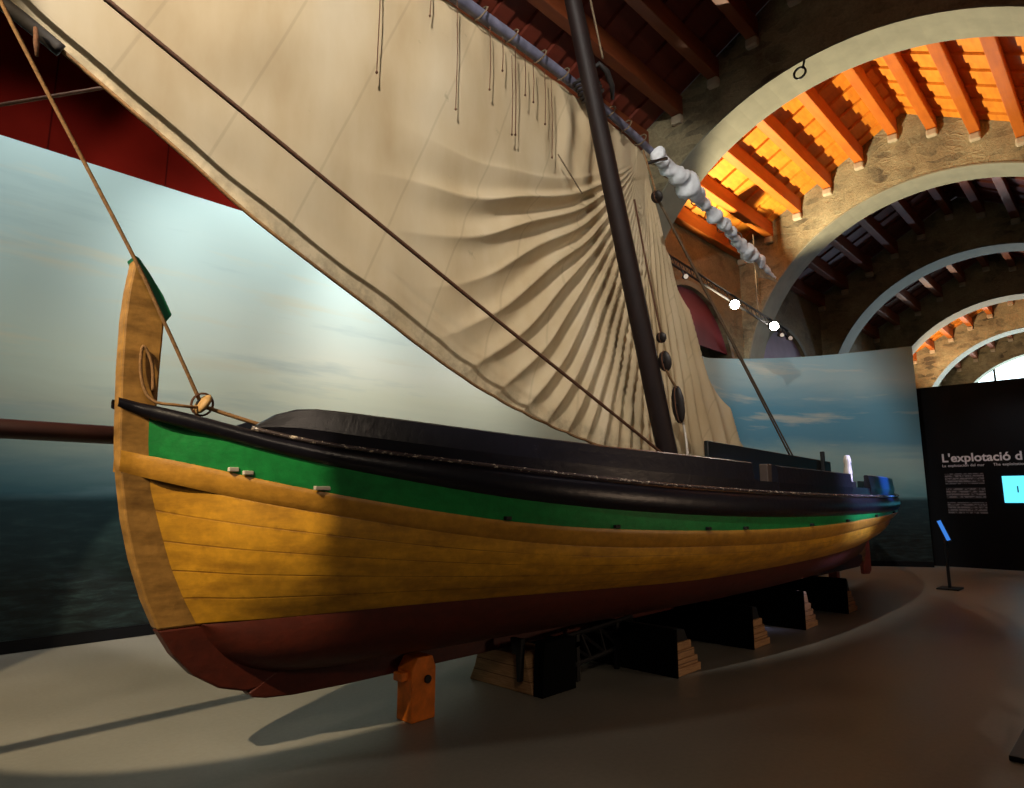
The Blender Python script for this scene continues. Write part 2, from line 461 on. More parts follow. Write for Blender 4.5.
ceiling(*bays[4], False, 'roof boards of the farthest bay by the window', 7.6, bm)

# side wall with an arched recess in every bay
def side_bay(x0, x1, k):
    cx = (x0+x1)/2+(-.1 if k == 0 else -.4); r = 1.95; zs = 4.3
    mb = MB(); N = 24
    Ys = 6.9
    arc = [(cx+r*math.cos(PI*j/N), zs+r*math.sin(PI*j/N)) for j in range(N+1)]
    ztop = 7.75
    for y, fl in ((Ys, False), (Ys+.55, True)):
        mb.quadgrid([[(x, y, z) for x, z in arc], [(x, y, ztop) for x, z in arc]], flip=fl)
    mb.quadgrid([[(x, Ys, z) for x, z in [(cx+r, 0)]+arc+[(cx-r, 0)]], [(x, Ys+.55, z) for x, z in [(cx+r, 0)]+arc+[(cx-r, 0)]]])
    if x1-(cx+r) > .01: mb.box(cx+r, x1, Ys, Ys+.55, 0, ztop)
    if cx-r-x0 > .01: mb.box(x0, cx-r, Ys, Ys+.55, 0, ztop)
    w = mb.build('wall_side', M['rubble_side'])
    tag(w, ['rubble side wall above the spotlight track', 'rubble side wall behind the second arch', 'dark side wall behind the third arch', 'side wall behind the fourth arch', 'side wall of the farthest bay'][k], 'wall', kind='structure')
    ra = [(cx+(r+.12)*math.cos(PI*j/N), zs+(r+.12)*math.sin(PI*j/N)) for j in range(N+1)]
    MB().quadgrid([[(x, Ys-.015, z) for x, z in arc], [(x, Ys-.015, z) for x, z in ra]]).build('arch_rim', M['ashlar'], w)
    # recess panel
    mb = MB().box(cx-r+.02, cx+r-.02, Ys+.10, Ys+.17, 5.0 if k == 0 else 0, zs+r-.02)
    mb.build('niche_panel', M['niche'] if k == 0 else M['niche_pale'], w)
for k, (a, b) in enumerate(bays): side_bay(a, b, k)
# red panelling behind the mural in the nearest bay
w = MB().box(-8, 9.86, 8.6, 8.75, 0, 8.0).build('wall_left', M['redwall']); tag(w, 'dark red panelled wall rising above the seascape mural', 'wall', kind='structure')
# far glazing
N = 32
mb = MB()
arc = [(YCN+RN*math.cos(PI*j/N), ZCN+RN*math.sin(PI*j/N)) for j in range(N+1)]
mb.prism([(YCN-RN, .0)]+[(y, z) for y, z in reversed(arc)]+[(YCN+RN, .0)], 38.9, 38.94, axis='x')
wn = mb.build('window_1', M['daylight']); tag(wn, 'bright daylit arched window at the far end of the hall', 'window', kind='structure')
mb = MB()
for y in [YCN+RN*(-1+2*k/4) for k in range(1, 4)]:
    z1 = ZCN+math.sqrt(max(0, RN**2-(y-YCN)**2)); mb.box(38.82, 38.88, y-.05, y+.05, 0, z1-.02)
for z in (4.2,): 
    h = RN if z <= ZCN else math.sqrt(RN**2-(z-ZCN)**2)
    mb.box(38.8, 38.86, YCN-h+.02, YCN+h-.02, z-.05, z+.05)
mb.build('glazing_bar', M['steel'], wn)

# ------------------------------------------------------------------ seascape mural (curved freestanding wall)
ctrl = [(-5, 8.28), (-1, 8.28), (3, 8.26), (5.5, 8.2), (7.6, 7.75), (9.3, 6.85), (10.6, 6.6), (12.4, 6.62), (14.0, 6.5), (15.2, 6.05), (16.1, 5.45), (16.85, 4.7), (17.45, 3.66)]
def catmull(P, n):
    out = []
    for i in range(len(P)-1):
        p0 = Vector(P[max(i-1, 0)]); p1 = Vector(P[i]); p2 = Vector(P[i+1]); p3 = Vector(P[min(i+2, len(P)-1)])
        for k in range(n):
            t = k/n
            out.append(.5*((2*p1)+(p2-p0)*t+(2*p0-5*p1+4*p2-p3)*t*t+(3*p1-p0-3*p2+p3)*t**3))
    out.append(Vector(P[-1])); return out
pp = catmull([(a, b, 0) for a, b in ctrl], 8)
arc = [0]
for a, b in zip(pp, pp[1:]): arc.append(arc[-1]+(b-a).length)
def murtop(x): return interp([(-5, 5.3), (6, 5.3), (12.9, 4.56), (14.0, 4.70), (15.2, 4.83), (16.1, 4.93), (16.85, 5.03), (17.5, 5.12)], x)
mur = empty('seascape_mural', (8, 8, 0), 'tall curved wall printed with a cloudy sky and sea behind the boat', 'mural')
mb = MB()
rows, uvs = [], []
for t in (0, .25, .5, .75, 1):
    rows.append([(p.x, p.y, .12+t*(murtop(p.x)-.12)) for p in pp]); uvs.append([(s, .12+t*(murtop(p.x)-.12)) for s, p in zip(arc, pp)])
mb.quadgrid(rows, uvs)
mb.build('printed_face', M['mural'], mur, smooth=True)
nrm = []
for i, p in enumerate(pp):
    t = (pp[min(i+1, len(pp)-1)]-pp[max(i-1, 0)]).normalized(); nrm.append(Vector((-t.y, t.x, 0)))
bk = [p+n*.1 for p, n in zip(pp, nrm)]
e0 = [p+n*.004 for p, n in zip(pp, nrm)]
mb = MB(); mb.quadgrid([[(p.x, p.y, 0) for p in e0], [(p.x, p.y, murtop(p.x)) for p in e0], [(b.x, b.y, murtop(p.x)) for b, p in zip(bk, pp)], [(b.x, b.y, 0) for b in bk]])
mb.build('backing', M['steel'], mur)
fr = [p-n*.02 for p, n in zip(pp, nrm)]
MB().quadgrid([[(p.x, p.y, .005) for p in fr], [(p.x, p.y, .125) for p in fr], [(p.x, p.y, .125) for p in e0]]).build('black_plinth', M['panel'], mur)

# ------------------------------------------------------------------ the boat
YC, XM = 4.0, 7.4
boat = empty('fishing_boat', (7.3, YC, .0), 'long wooden fishing boat, ochre hull with green and black topsides, propped on blocks', 'boat')
CV = {
 'A':   (1.62, 1.03, 13.6, 2.3, 2.9), 'top': (1.60, 1.03, 13.6, 2.3, 2.9), 'gt': (1.64, 1.03, 13.6, 2.3, 2.9),
 'gb':  (1.64, 1.04, 13.6, 2.2, 2.9), 'wb': (1.60, 1.05, 13.55, 2.1, 2.6), 'red': (1.38, 1.3, 13.3, 1.8, 2.0)}
ZT = {
 'A': [(1.03, 2.046), (1.18, 2.02), (1.41, 1.963), (1.65, 1.892), (1.9, 1.832), (2.3, 1.782), (2.59, 1.752), (3.15, 1.698), (3.81, 1.648), (4.4, 1.61), (5.0, 1.588), (5.8, 1.565), (7.2, 1.545), (9.4, 1.54), (11, 1.56), (13.6, 1.68)],
 'top': [(1.66, 1.93), (1.71, 1.975), (1.79, 2.022), (1.92, 2.043), (2.13, 2.028), (2.65, 1.981), (3.25, 1.931), (3.92, 1.891), (4.6, 1.865), (5.61, 1.831), (6.2, 1.815), (7.8, 1.796), (9.67, 1.80), (11, 1.81), (12.2, 1.80), (13.6, 1.86)],
 'gt': [(1.03, 1.997), (1.18, 1.942), (1.44, 1.862), (1.7, 1.784), (1.97, 1.714), (2.41, 1.628), (3.03, 1.522), (3.51, 1.466), (4.15, 1.418), (4.89, 1.378), (5.91, 1.35), (7.13, 1.34), (9.2, 1.351), (11, 1.38), (13.6, 1.5)],
 'gb': [(1.05, 1.765), (1.2, 1.737), (1.49, 1.672), (1.71, 1.612), (2.07, 1.535), (2.43, 1.466), (2.79, 1.406), (3.19, 1.348), (3.65, 1.307), (4.17, 1.281), (4.74, 1.26), (5.46, 1.247), (6.44, 1.243), (7.53, 1.262), (9.2, 1.31), (11, 1.35), (13.6, 1.46)],
 'wb': [(1.06, 1.65), (1.24, 1.604), (1.5, 1.533), (1.82, 1.462), (2.17, 1.396), (2.64, 1.308), (3.16, 1.231), (3.7, 1.176), (4.23, 1.145), (5.24, 1.122), (6.16, 1.109), (7.17, 1.125), (9.56, 1.225), (11, 1.26), (13.6, 1.38)],
 'red': [(1.31, .806), (1.81, .811), (2.24, .822), (2.6, .832), (3.4, .84), (4.13, .832), (5.23, .825), (6.29, .86), (7.8, .90), (9.36, .925), (11, .95), (13.6, 1.02)]}
ZF = {k: smooth_tab(v, .6) for k, v in ZT.items()}
ZF['top'] = smooth_tab(ZT['top'], .12)
def bf(k, X, off=0):
    B, xb, xs, pb, ps = CV[k]
    u = (XM-X)/(XM-xb) if X < XM else (X-XM)/(xs-XM); u = min(1, max(0, u))
    return B*(1-u**(pb if X < XM else ps))+off
NX = 70
def xs_between(a, b, n=NX):
    return [a+(b-a)*(.5-.5*math.cos(PI*k/n))*.75+(b-a)*(k/n)*.25 for k in range(n+1)]
def side_pt(s, X, b, z): return (X, YC-s*b, z)

RAB = [(1.20, 2.2), (1.19, 1.95), (1.20, 1.75), (1.23, 1.55), (1.29, 1.36), (1.36, 1.16), (1.45, .96), (1.53, .81)]   # rabbet x for a given z
def rab_x(z):
    r = sorted([(b, a) for a, b in RAB]); return interp(r, z)
XST = 13.42
def strip(name, mat, k0, k1, o0, o1, rows=4, bulge=0., dz0=0., dz1=0., x0=None, x1=None, both=True, part=True, inner=0):
    """one strake band between curve k0 (upper) and k1 (lower)"""
    objs = []
    for s in ((1, -1) if both else (1,)):
        rr, uu = [], []
        xa = x0; xb_ = x1 or XST
        xA = xa if xa is not None else rab_x(ZF[k0](1.2)+dz0); xB = xa if xa is not None else rab_x(ZF[k1](1.3)+dz1)
        XA = xs_between(xA, xb_); XB = xs_between(xB, xb_)
        for i in range(rows+1):
            t = i/rows; row, uv = [], []
            zrow = ZF[k0](1.25)*(1-t)+ZF[k1](1.35)*t
            for X in xs_between((rab_x(zrow)-.02) if x0 is None else x0, xb_):
                h0 = max(.055, bf(k0, X, o0)); h1 = max(.055, bf(k1, X, o1))
                fade = min(1, (X-xA)/.5+.25)
                hb = h0+(h1-h0)*t+bulge*math.sin(PI*t)*fade
                z = (ZF[k0](X)+dz0)*(1-t)+(ZF[k1](X)+dz1)*t
                hb = .057+(hb-.057)*sstep(-.12, .30, X-rab_x(z))
                row.append(side_pt(s, X, max(.055, hb), z)); uv.append((X, t))
            rr.append(row); uu.append(uv)
        mb = MB(); mb.quadgrid(rr, uu)
        objs.append(mb.build(name, M[mat], boat, smooth=True))
    return objs

def side_label(objs, a, b):
    pass
strip('green_strake', 'green', 'gt', 'gb', 0, 0, 3)
strip('ochre_planking', 'yellow', 'wb', 'red', 0, 0, 14, .07)
# wale: rounded moulding standing proud of the planking
def moulding(name, mat, kt, kb, ot, ob, out, dzt=0, dzb=0, x0=1.16, x1=None, roundness=1.0, rows=8):
    for s in (1, -1):
        XS_ = xs_between(x0, x1 or XST+.04); rr, uu = [], []
        for i in range(rows+1):
            t = i/rows; row, uv = [], []
            for X in XS_:
                h0 = bf(kt, X, ot); h1 = bf(kb, X, ob)
                prof = out*min(1, math.sin(PI*t)**.5*1.0) if 0 < t < 1 else 0
                fade = min(1, (X-x0)/.5+.25)
                hb = max(.056, h0+(h1-h0)*t)+prof*fade
                z = (ZF[kt](X)+dzt)*(1-t)+(ZF[kb](X)+dzb)*t
                row.append(side_pt(s, X, hb, z)); uv.append((X, t))
            rr.append(row); uu.append(uv)
        MB().quadgrid(rr, uu).build(name, M[mat], boat, smooth=True)
moulding('wale', 'wale', 'gb', 'wb', 0, 0, .017, x0=1.05)
moulding('gunwale_rail', 'black', 'A', 'gt', .0, .0, .05, 0, -.004, x0=1.012)
# bead along the top of the rail, its glints painted as pale flecks
for s in (1, -1):
    XS_ = xs_between(1.62, XST); pts = [side_pt(s, X, bf('A', X, .035), ZF['A'](X)+.004) for X in XS_]
    mb = MB(); mb.tube(pts, .014, 6); mb.build('glint_bead', M['bead'], boat, smooth=True)
# washboards (raised bulwark), with rowing notches on the near side
def washboard(s, xa, xb_, extra=None, name='washboard', mat='black', n=40):
    XS_ = [xa+(xb_-xa)*k/n for k in range(n+1)]
    def zt(X): return (extra(X) if extra else ZF['top'](X))
    def zb(X): return ZF['A'](X)+.012
    rows = []; uu = []
    sec = [(0, 0), (.35, .012), (.75, .0), (.96, -.005), (1., -.02), (1., -.05), (.96, -.06), (0, -.06)]
    for t, off in sec:
        rows.append([side_pt(s, X, bf('top', X, off+.0), zb(X)+(max(zt(X), zb(X)+.01)-zb(X))*t) for X in XS_])
        uu.append([(X, t) for X in XS_])
    mb = MB(); mb.quadgrid(rows, uu)
    o = len(mb.v); ns = len(sec); m = len(XS_)
    mb.f.append(tuple(i*m for i in range(ns))); mb.f.append(tuple(i*m+m-1 for i in reversed(range(ns))))
    mb.uv += [[(0, 0)]*ns, [(0, 0)]*ns]
    return mb.build(name, M[mat], boat, smooth=False)
for s, segs in ((1, [(1.66, 5.62), (6.05, 8.0), (8.72, XST)]), (-1, [(1.66, XST)])):
    for j, (a, b) in enumerate(segs):
        ex = None
        washboard(s, a, b, ex)
# thin sill under the notches
for a, b in ((5.6, 6.07), (7.98, 8.74)):
    XS_ = [a+(b-a)*k/4 for k in range(5)]
    rows = [[side_pt(1, X, bf('top', X, o), ZF['A'](X)+dz) for X in XS_] for o, dz in ((0, .0), (0, .10), (-.06, .10), (-.06, .0))]
    MB().quadgrid(rows).build('notch_sill', M['black'], boat)
X = 6.02; y = YC-bf('top', X, -.09)
MB().box(X-.06, X+.06, y-.04, y+.04, 1.5, 1.83).build('rowing_post', simple('worn_post', rgb('3a2c24'), .6), boat, bevel=.01)
X = 8.45; y = YC-bf('top', X, -.16)
MB().lathe((X, y, 1.5), (0.02, 0, 1), [(0, .05), (.30, .045), (.33, .05), (.43, .035), (.46, .045), (.53, .03)], 10).build('thole_pin', M['paleprop'], boat, smooth=True)
MB().box(X-.12, X+.12, y-.05, y+.05, 1.5, 1.72).build('pin_block', M['steel'], boat, bevel=.01)

# red bottom planking, from the paint line round the bilge to the keel
def keel_rab(t):
    """rabbet on the keel for parameter t, leaving the stem near the paint line"""
    P = [(1.53, .805), (1.60, .69), (1.70, .59), (1.85, .51), (2.05, .46), (2.4, .43), (3.2, .42), (5, .42), (9, .42), (12.4, .46), (12.9, .60), (13.2, .82), (13.38, .98)]
    L = [0]
    for a, b in zip(P, P[1:]): L.append(L[-1]+math.hypot(b[0]-a[0], b[1]-a[1]))
    d = t*L[-1]
    for i in range(len(P)-1):
        if d <= L[i+1]+1e-9:
            q = (d-L[i])/(L[i+1]-L[i]); return P[i][0]+(P[i+1][0]-P[i][0])*q, P[i][1]+(P[i+1][1]-P[i][1])*q
    return P[-1]
for s in (1, -1):
    rr, uu = [], []; n = 90; R = 12
    for i in range(R+1):
        t = i/R; row, uv = [], []
        for k in range(n+1):
            u = .5-.5*math.cos(PI*k/n); u = .6*u+.4*k/n
            X0 = 1.53+(13.38-1.53)*u; kx, kz = keel_rab(u)
            h0 = max(.055, bf('red', X0)); z0 = ZF['red'](X0)
            h2, z2 = .055, kz
            cx, ch, cz = (X0+kx)/2, h0*.86+.02, z2+(z0-z2)*.18
            a, b, c = (1-t)**2, 2*t*(1-t), t*t
            row.append(side_pt(s, a*X0+b*cx+c*kx, max(.055, a*h0+b*ch+c*h2), a*z0+b*cz+c*z2)); uv.append((X0, t))
        rr.append(row); uu.append(uv)
    MB().quadgrid(rr, uu).build('red_bottom_planking', M['red'], boat, smooth=True)

# stem: tall prow post and curved forefoot
front = [(1.031, 2.858), (1.012, 2.664), (1.005, 2.489), (1.012, 2.207), (1.022, 2.041), (1.030, 1.904), (1.040, 1.768), (1.062, 1.607), (1.102, 1.393), (1.159, 1.18), (1.236, .963), (1.312, .80)]
low = [(1.312, .80), (1.403, .655), (1.519, .528), (1.663, .436), (1.83, .385)]
back = [(1.55, .80), (1.45, .98), (1.37, 1.2), (1.29, 1.42), (1.23, 1.62), (1.215, 1.80), (1.21, 2.043), (1.208, 2.255), (1.209, 2.507)]
MB().prism(front+back, YC-.056, YC+.056).build('stem_post', M['stem'], boat, bevel=.012)
MB().prism(low+[(1.95, .40), (2.2, .46), (1.75, .62), (1.62, .72), (1.55, .80)], YC-.056, YC+.056).build('forefoot', M['red'], boat, bevel=.012)
MB().prism([(1.84, .375), (1.87, .345), (1.95, .325), (2.13, .308), (2.5, .30), (13.15, .30), (13.35, .36), (13.40, .50), (13.2, .52), (12.4, .47), (2.3, .47), (2.0, .47)], YC-.058, YC+.058).build('keel', M['red'], boat, bevel=.01)
MB().prism([(1.018, 2.855), (1.045, 2.845), (1.109, 2.765), (1.187, 2.655), (1.240, 2.554), (1.211, 2.502), (1.19, 2.53)], YC-.075, YC+.075).build('prow_cap', M['cap'], boat, bevel=.008)
MB().prism([(13.2, .5), (13.5, .36), (13.62, .5), (13.66, 1.2), (13.68, 1.62), (13.5, 1.62), (13.36, 1.2)], YC-.055, YC+.055).build('stern_post', M['stem'], boat, bevel=.01)
rd = MB().prism([(13.52, .14), (13.86, .12), (13.98, .18), (13.98, .75), (13.86, 1.3), (13.78, 1.62), (13.69, 1.62), (13.66, .6), (13.5, .3)], YC-.03, YC+.03).build('rudder', M['pinkred'], boat, bevel=.012)
# inner deck and thwarts
XS_ = xs_between(1.3, 13.35, 50)
MB().quadgrid([[(X, YC-(bf('gt', X)-.08 if bf('gt', X) > .12 else .03), ZF['gt'](X)-.03) for X in XS_], [(X, YC+(bf('gt', X)-.08 if bf('gt', X) > .12 else .03), ZF['gt'](X)-.03) for X in XS_]]).build('deck', M['inner'], boat)
MB().prism([(7.52, 1.35), (11.9, 1.35), (11.9, 2.15), (7.52, 2.235)], 3.88, 3.94).build('deck_board', M['inner'], boat, bevel=.012)
MB().box(11.4, 11.47, 3.82, 3.88, 1.9, 2.30).build('board_cleat', M['steel'], boat, bevel=.01)
MB().box(6.2, 6.7, YC-1.5, YC+1.5, 1.42, 1.47).build('mast_thwart', M['inner'], boat, bevel=.01)
# scuppers and fittings along the foot of the green strake
for X in (1.56, 1.63, 2.0, 3.1, 3.95, 4.9, 5.4, 6.6, 7.6, 8.7, 9.8):
    h = bf('gb', X, .012); z = ZF['gb'](X)+.018; d = .05 if X == 2.0 else .028
    MB().obox((X, YC-h, z), (d, 0, 0), (0, .014, 0), (0, 0, .012)).build('scupper', M['steel'] if X > 2.2 else M['paleprop'], boat, bevel=.004)

# bowsprit lying past the stem on the far side
MB().tube([(-2.2, 4.26, 1.86), (.5, 4.26, 1.868), (2.6, 4.26, 1.875)], [.045, .052, .055], 12).build('bowsprit', M['brownred'], boat, smooth=True)
# mast, raked forward
m0, m1 = Vector((7.02, 4.0, 1.2)), Vector((4.55, 4.0, 8.7))
pts = [m0.lerp(m1, k/10) for k in range(11)]
MB().tube(pts, [.125, .12, .118, .115, .112, .108, .102, .098, .092, .086, .08], 20).build('mast', M['mast'], boat, smooth=True)
def mast_at(z): 
    t = (z-m0.z)/(m1.z-m0.z); return m0.lerp(m1, t)

# ------------------------------------------------------------------ yard, sail
SY = 4.30
yardp = [(-4.6, 6.15), (-2, 6.22), (0.5, 6.28), (2.2, 6.33), (3.8, 6.36), (5.1, 6.36), (5.75, 6.32), (6.33, 6.28), (7.2, 6.17), (8.08, 6.03), (8.81, 5.84), (9.68, 5.68), (10.75, 5.50)]
def yz(x): return interp(yardp, x)
yv = catmull([(a, SY+.03, b) for a, b in yardp], 4)
yr = [.03+.04*min(1, (i+2)/12) if i < 12 else max(.03, .07-.0012*(i-12)) for i in range(len(yv))]
yard = MB().tube(yv, yr, 12).build('lateen_yard', M['yard'], smooth=True, origin=(5.5, SY, 6.3))
tag(yard, 'long grey-blue yard spar slung behind the mast carrying the sail', 'yard')
mb = MB()
for c in (Vector((5.62, 4.2, 6.29)),):
    for k in range(6):
        a0 = k/6
        ring = [c+Vector((.10*math.cos(a)+(k-2.5)*.035, .13*math.sin(a), .10*math.cos(a)-(k-2.5)*.03)) for a in [2*PI*j/14 for j in range(15)]]
        mb.tube(ring, .02, 6, cap=False)
mb.tube([(5.45, 4.05, 6.33), (5.5, 3.95, 6.40), (5.62, 3.93, 6.36), (5.75, 3.95, 6.25), (5.85, 4.02, 6.16)], [.02, .03, .035, .03, .02], 8)
tag(mb.build('mast_lashing', M['darkwrap'], smooth=True), 'dark rope lashing where the yard crosses the mast', 'lashing')

foot = [(-4.4, 6.05), (-3.0, 5.62), (-1.4, 5.03), (0.39, 4.29), (0.65, 4.155), (1.01, 3.97), (1.45, 3.74), (1.89, 3.49), (2.62, 3.16), (3.32, 2.84), (4.02, 2.56), (4.84, 2.32), (5.84, 2.12), (6.85, 1.98), (7.9, 1.95), (8.9, 1.98), (9.98, 2.04)]
G = (7.12, 6.10)
head = [(-4.4, 6.13), (-3, 6.17), (-1.4, 6.2), (.4, 6.24), (1.5, 6.27), (2.6, 6.29), (3.7, 6.31), (4.7, 6.31), (5.4, 6.28), (6.0, 6.24), (6.5, 6.20), (6.9, 6.14), (7.12, 6.08), (7.24, 5.70), (7.56, 4.98), (8.08, 4.20), (8.72, 3.22), (9.22, 2.74), (9.98, 2.02)]
def resample(P, n, wts=None):
    Q = catmull([(a, b, 0) for a, b in P], 10); L = [0]
    for a, b in zip(Q, Q[1:]): L.append(L[-1]+(b-a).length)
    out = []; j = 0
    for k in range(n+1):
        d = L[-1]*k/n
        while j < len(L)-2 and L[j+1] < d: j += 1
        q = (d-L[j])/max(1e-9, L[j+1]-L[j]); out.append(Q[j].lerp(Q[j+1], q))
    return out
def seg_at(P, marks, n):
    """resample polyline so that arc positions marks (fractions of n) hit given vertices"""
    out = []
    for (u0, i0), (u1, i1) in zip(marks, marks[1:]):
        sub = resample(P[i0:i1+1], max(1, int(round((u1-u0)*n))))
        out += sub[:-1]
    out.append(sub[-1]); return out
NU, NV = 560, 200
UC = .78      # columns left of UC run from foot to yard, those right of it fan out from the gathering point
footc = seg_at(foot, [(0, 0), (.1, 3), (.45, 9), (UC, 13), (1, 16)], NU)
headc = seg_at(head, [(0, 0), (.1, 3), (.45, 8), (UC, 12)], NU)
nc = len(headc); n = len(footc)
edge = resample(list(reversed(head[12:])), NV)     # after edge, from the foot up to the gathering point
def sail_pt(i, j):
    v = j/NV
    if i < nc: return footc[i].lerp(headc[i], v)
    t = (i-nc+1)/(n-nc)
    mid = footc[nc-1].lerp(headc[-1], v)
    cor = footc[i]-footc[nc-1].lerp(footc[-1], t)
    return mid.lerp(edge[j], t)+cor*(1-v)
def fold(x, z):
    dx, dz = G[0]-x, G[1]-z; r = math.hypot(dx, dz)+1e-6
    ph = math.degrees(math.atan2(dx, dz))         # 0 = straight down, 90 = towards the bow, negative = aft
    q = ph/(1+.085*min(r, 5)) if ph > 0 else ph   # pleats flatten out with distance
    env_r = sstep(.08, .9, r)
    fade = 1-sstep(2.6, 4.9+3.5*sstep(40, 12, q), r) if q > 10 else 1
    env_p = 1-sstep(44, 56, q)
    wob = noise.noise(Vector((x*.7, z*.7, 3.1)))*1.8
    vary = .75+.6*abs(noise.noise(Vector((q*.16, 2.2, .5))))
    qq = q+wob
    nn_ = 18*math.log(1+.0275*qq) if qq > 0 else qq/4.4
    w1 = nn_*PI
    s1 = 1.15-2*abs(math.sin(w1))**.8             # crisp ridges, round valleys
    s1 = -s1
    s2 = math.sin(w1*2.63+.8)*.14
    amp = min(.066, .027*r+.004)*vary*(1 if q > 0 else .75)
    d = amp*env_r*fade*env_p*(s1+s2)
    e = math.exp(-((x-5.75)/.5)**2)*sstep(4.9, 5.5, z)*sstep(0, .3, yz(x)-z)
    d += .035*e*math.sin(x*17+.8*math.sin(z*5))
    d += .05*noise.noise(Vector((x*.7, z*.7, 7)))+.018*noise.noise(Vector((x*2.1, z*2.1, 1)))
    # light horizontal scallops of the gathered cloth left of the mast
    # puckers hanging from the yard lacings
    t = max(0, 1-(yz(x)-z)/.8) if x < 6.9 else 0
    d += .02*t*t*math.sin(x*2*PI/.42)
    return d
rows, uvs = [], []
belly = lambda x, z: -.0
for j in range(NV+1):
    v = j/NV; row, uv = [], []
    for i in range(n):
        p = sail_pt(i, j); x, z = p.x, p.y
        d = fold(x, z)
        ed = min(1, v*12)*1.0
        edh = min(1, (1-v)*14) if x < 6.9 else 1
        row.append((x, SY+.09+d*(.35+.65*ed)*(.3+.7*edh), z)); uv.append((x, v))
    rows.append(row); uvs.append(uv)
sail = empty('lateen_sail', (4, SY, 4.5), 'big cream canvas sail gathered in fan-like folds behind the mast', 'sail')
MB().quadgrid(rows, uvs).build('canvas', M['sail'], sail, smooth=True)
fpts = [tuple(Vector(rows[0][i])+Vector((0, -.005, 0))) for i in range(0, n, 4)]
MB().tube(fpts, .014, 6).build('bolt_rope', M['rope'], sail, smooth=True)
wr = [(-1.2, SY+.06, 4.95), (-.4, SY+.06, 4.62), (.2, SY+.06, 4.345), (.45, SY+.06, 4.235), (.64, SY+.06, 4.14)]
MB().tube([tuple(v) for v in catmull(wr, 5)], .042, 8).build('edge_wrapping', M['darkwrap'], sail, smooth=True)
MB().tube([(.50, SY, 4.18), (.51, SY-.02, 4.08), (.52, SY-.02, 4.0)], [.012, .016, .009], 6).build('rope_tail', M['rope_dark'], sail, smooth=True)
# furled remainder of the sail bundled along the tail of the yard
bp, br = [], []
L0, L1 = 7.15, 10.98
for k in range(200):
    t = k/199; x = L0+(L1-L0)*t
    base = .10*(1-t)+.075*t
    lump = abs(math.sin(t*PI*11.2+.9*math.sin(t*11)))**.55
    big = .06*math.exp(-((t-.2)/.08)**2)+.05*math.exp(-((t-.72)/.05)**2)
    br.append(max(.02, (base*(.68+.36*lump)+big*(.7+.3*lump)+.010*math.sin(t*93)+.02*noise.noise(Vector((t*31, 0, 5))))*min(1, (1-t)*9+.15)))
    bp.append((x, SY-.05+.02*math.sin(t*22), yz(x)-.08-.35*big*1.5-.10*t*t))
fb = MB().tube(bp, br, 28)
c_ = {}
for q, v in enumerate(fb.v):
    k = q//28
    if k >= len(bp): break
    o = Vector(bp[k]); d = Vector(v)-o
    if d.length > 1e-6:
        w_ = noise.noise(Vector(v)*7)*.5+noise.noise(Vector(v)*18)*.12
        fb.v[q] = tuple(o+d*(1+w_)+Vector((0, 0, -.02*abs(noise.noise(Vector(v)*5)))))
fb.build('furled_bundle', M['bundle'], sail, smooth=True)
MB().prism([(10.05, 5.50), (10.5, 5.44), (11.05, 5.26), (10.6, 5.22), (10.3, 5.16), (10.15, 5.28)], SY-.06, SY-.04).build('loose_corner', M['sail'], sail)
# lacing round the yard
for x in (3.6, 4.0, 4.45, 4.9, 5.3, 6.2, 6.55, 6.9, 7.3, 7.65, 8.0, 8.4, 8.8, 9.2, 9.6, 10.0):
    rr_ = .085 if x < 7 else .105
    c = Vector((x, SY+.01, yz(x)-(.0 if x < 7 else .05)))
    ring = [tuple(c+Vector((.04*math.sin(a), rr_*math.cos(a), rr_*math.sin(a)))) for a in [2*PI*j/12 for j in range(13)]]
    MB().tube(ring, .009, 5, cap=False).build('lacing', M['cord'], sail)
# reef lines hanging down the canvas
for (x, zt, zb) in [(2.78, 6.28, 5.06), (3.33, 6.28, 5.92), (3.66, 6.28, 5.13), (4.10, 6.26, 5.55), (4.28, 6.24, 5.85), (4.47, 6.24, 5.22), (4.42, 6.1, 5.2), (4.75, 6.2, 5.72), (4.62, 6.22, 5.74), (4.94, 6.2, 5.55), (5.05, 6.15, 5.2), (1.9, 6.3, 5.9)]:
    y = SY+.09-.085
    MB().tube([(x, y-.02, zt), (x+.004, y-.03, (zt+zb)/2), (x-.002, y-.025, zb)], .0048, 5).lathe((x-.002, y-.025, zb-.015), (0, 0, 1), [(0, .004), (.012, .013), (.03, .006)], 8).build('reef_line', M['rope_dark'], sail)
MB().tube([(5.15, SY-.02, 5.28), (5.55, SY-.04, 4.95)], .009, 5).build('reef_line', M['cord'], sail)

# ------------------------------------------------------------------ ropes and blocks
def rope(pts, r, name, mat, label, cat='rope', group=None, n=6, sag=0):
    P = [tuple(v) for v in catmull(pts, n)]
    o = MB().tube(P, r, 7).build(name, M[mat], smooth=True); tag(o, label, cat, group); return o
rope([(-.35, 4.12, 4.92), (.26, 4.10, 4.648), (.81, 4.07, 4.385), (3.5, 3.97, 3.23), (6.2, 3.86, 2.09), (6.3, 3.86, 2.02)], .017, 'sheet_rope', 'rope_dark', 'dark brown rope running diagonally across the whole sail to the mast foot')
rope([(.05, 3.90, 4.55), (.27, 3.9, 4.05), (.98, 3.9, 2.88), (1.18, 3.9, 2.52), (1.42, 3.89, 2.06)], .0105, 'tack_rope', 'rope', 'tan rope from the upper left down past the prow post to a pale block')
rope([(1.44, 3.86, 2.03), (1.55, 3.8, 1.99), (1.72, 3.72, 1.935)], .012, 'bow_rope', 'rope', 'short tan rope from the pale block to the bulwark')
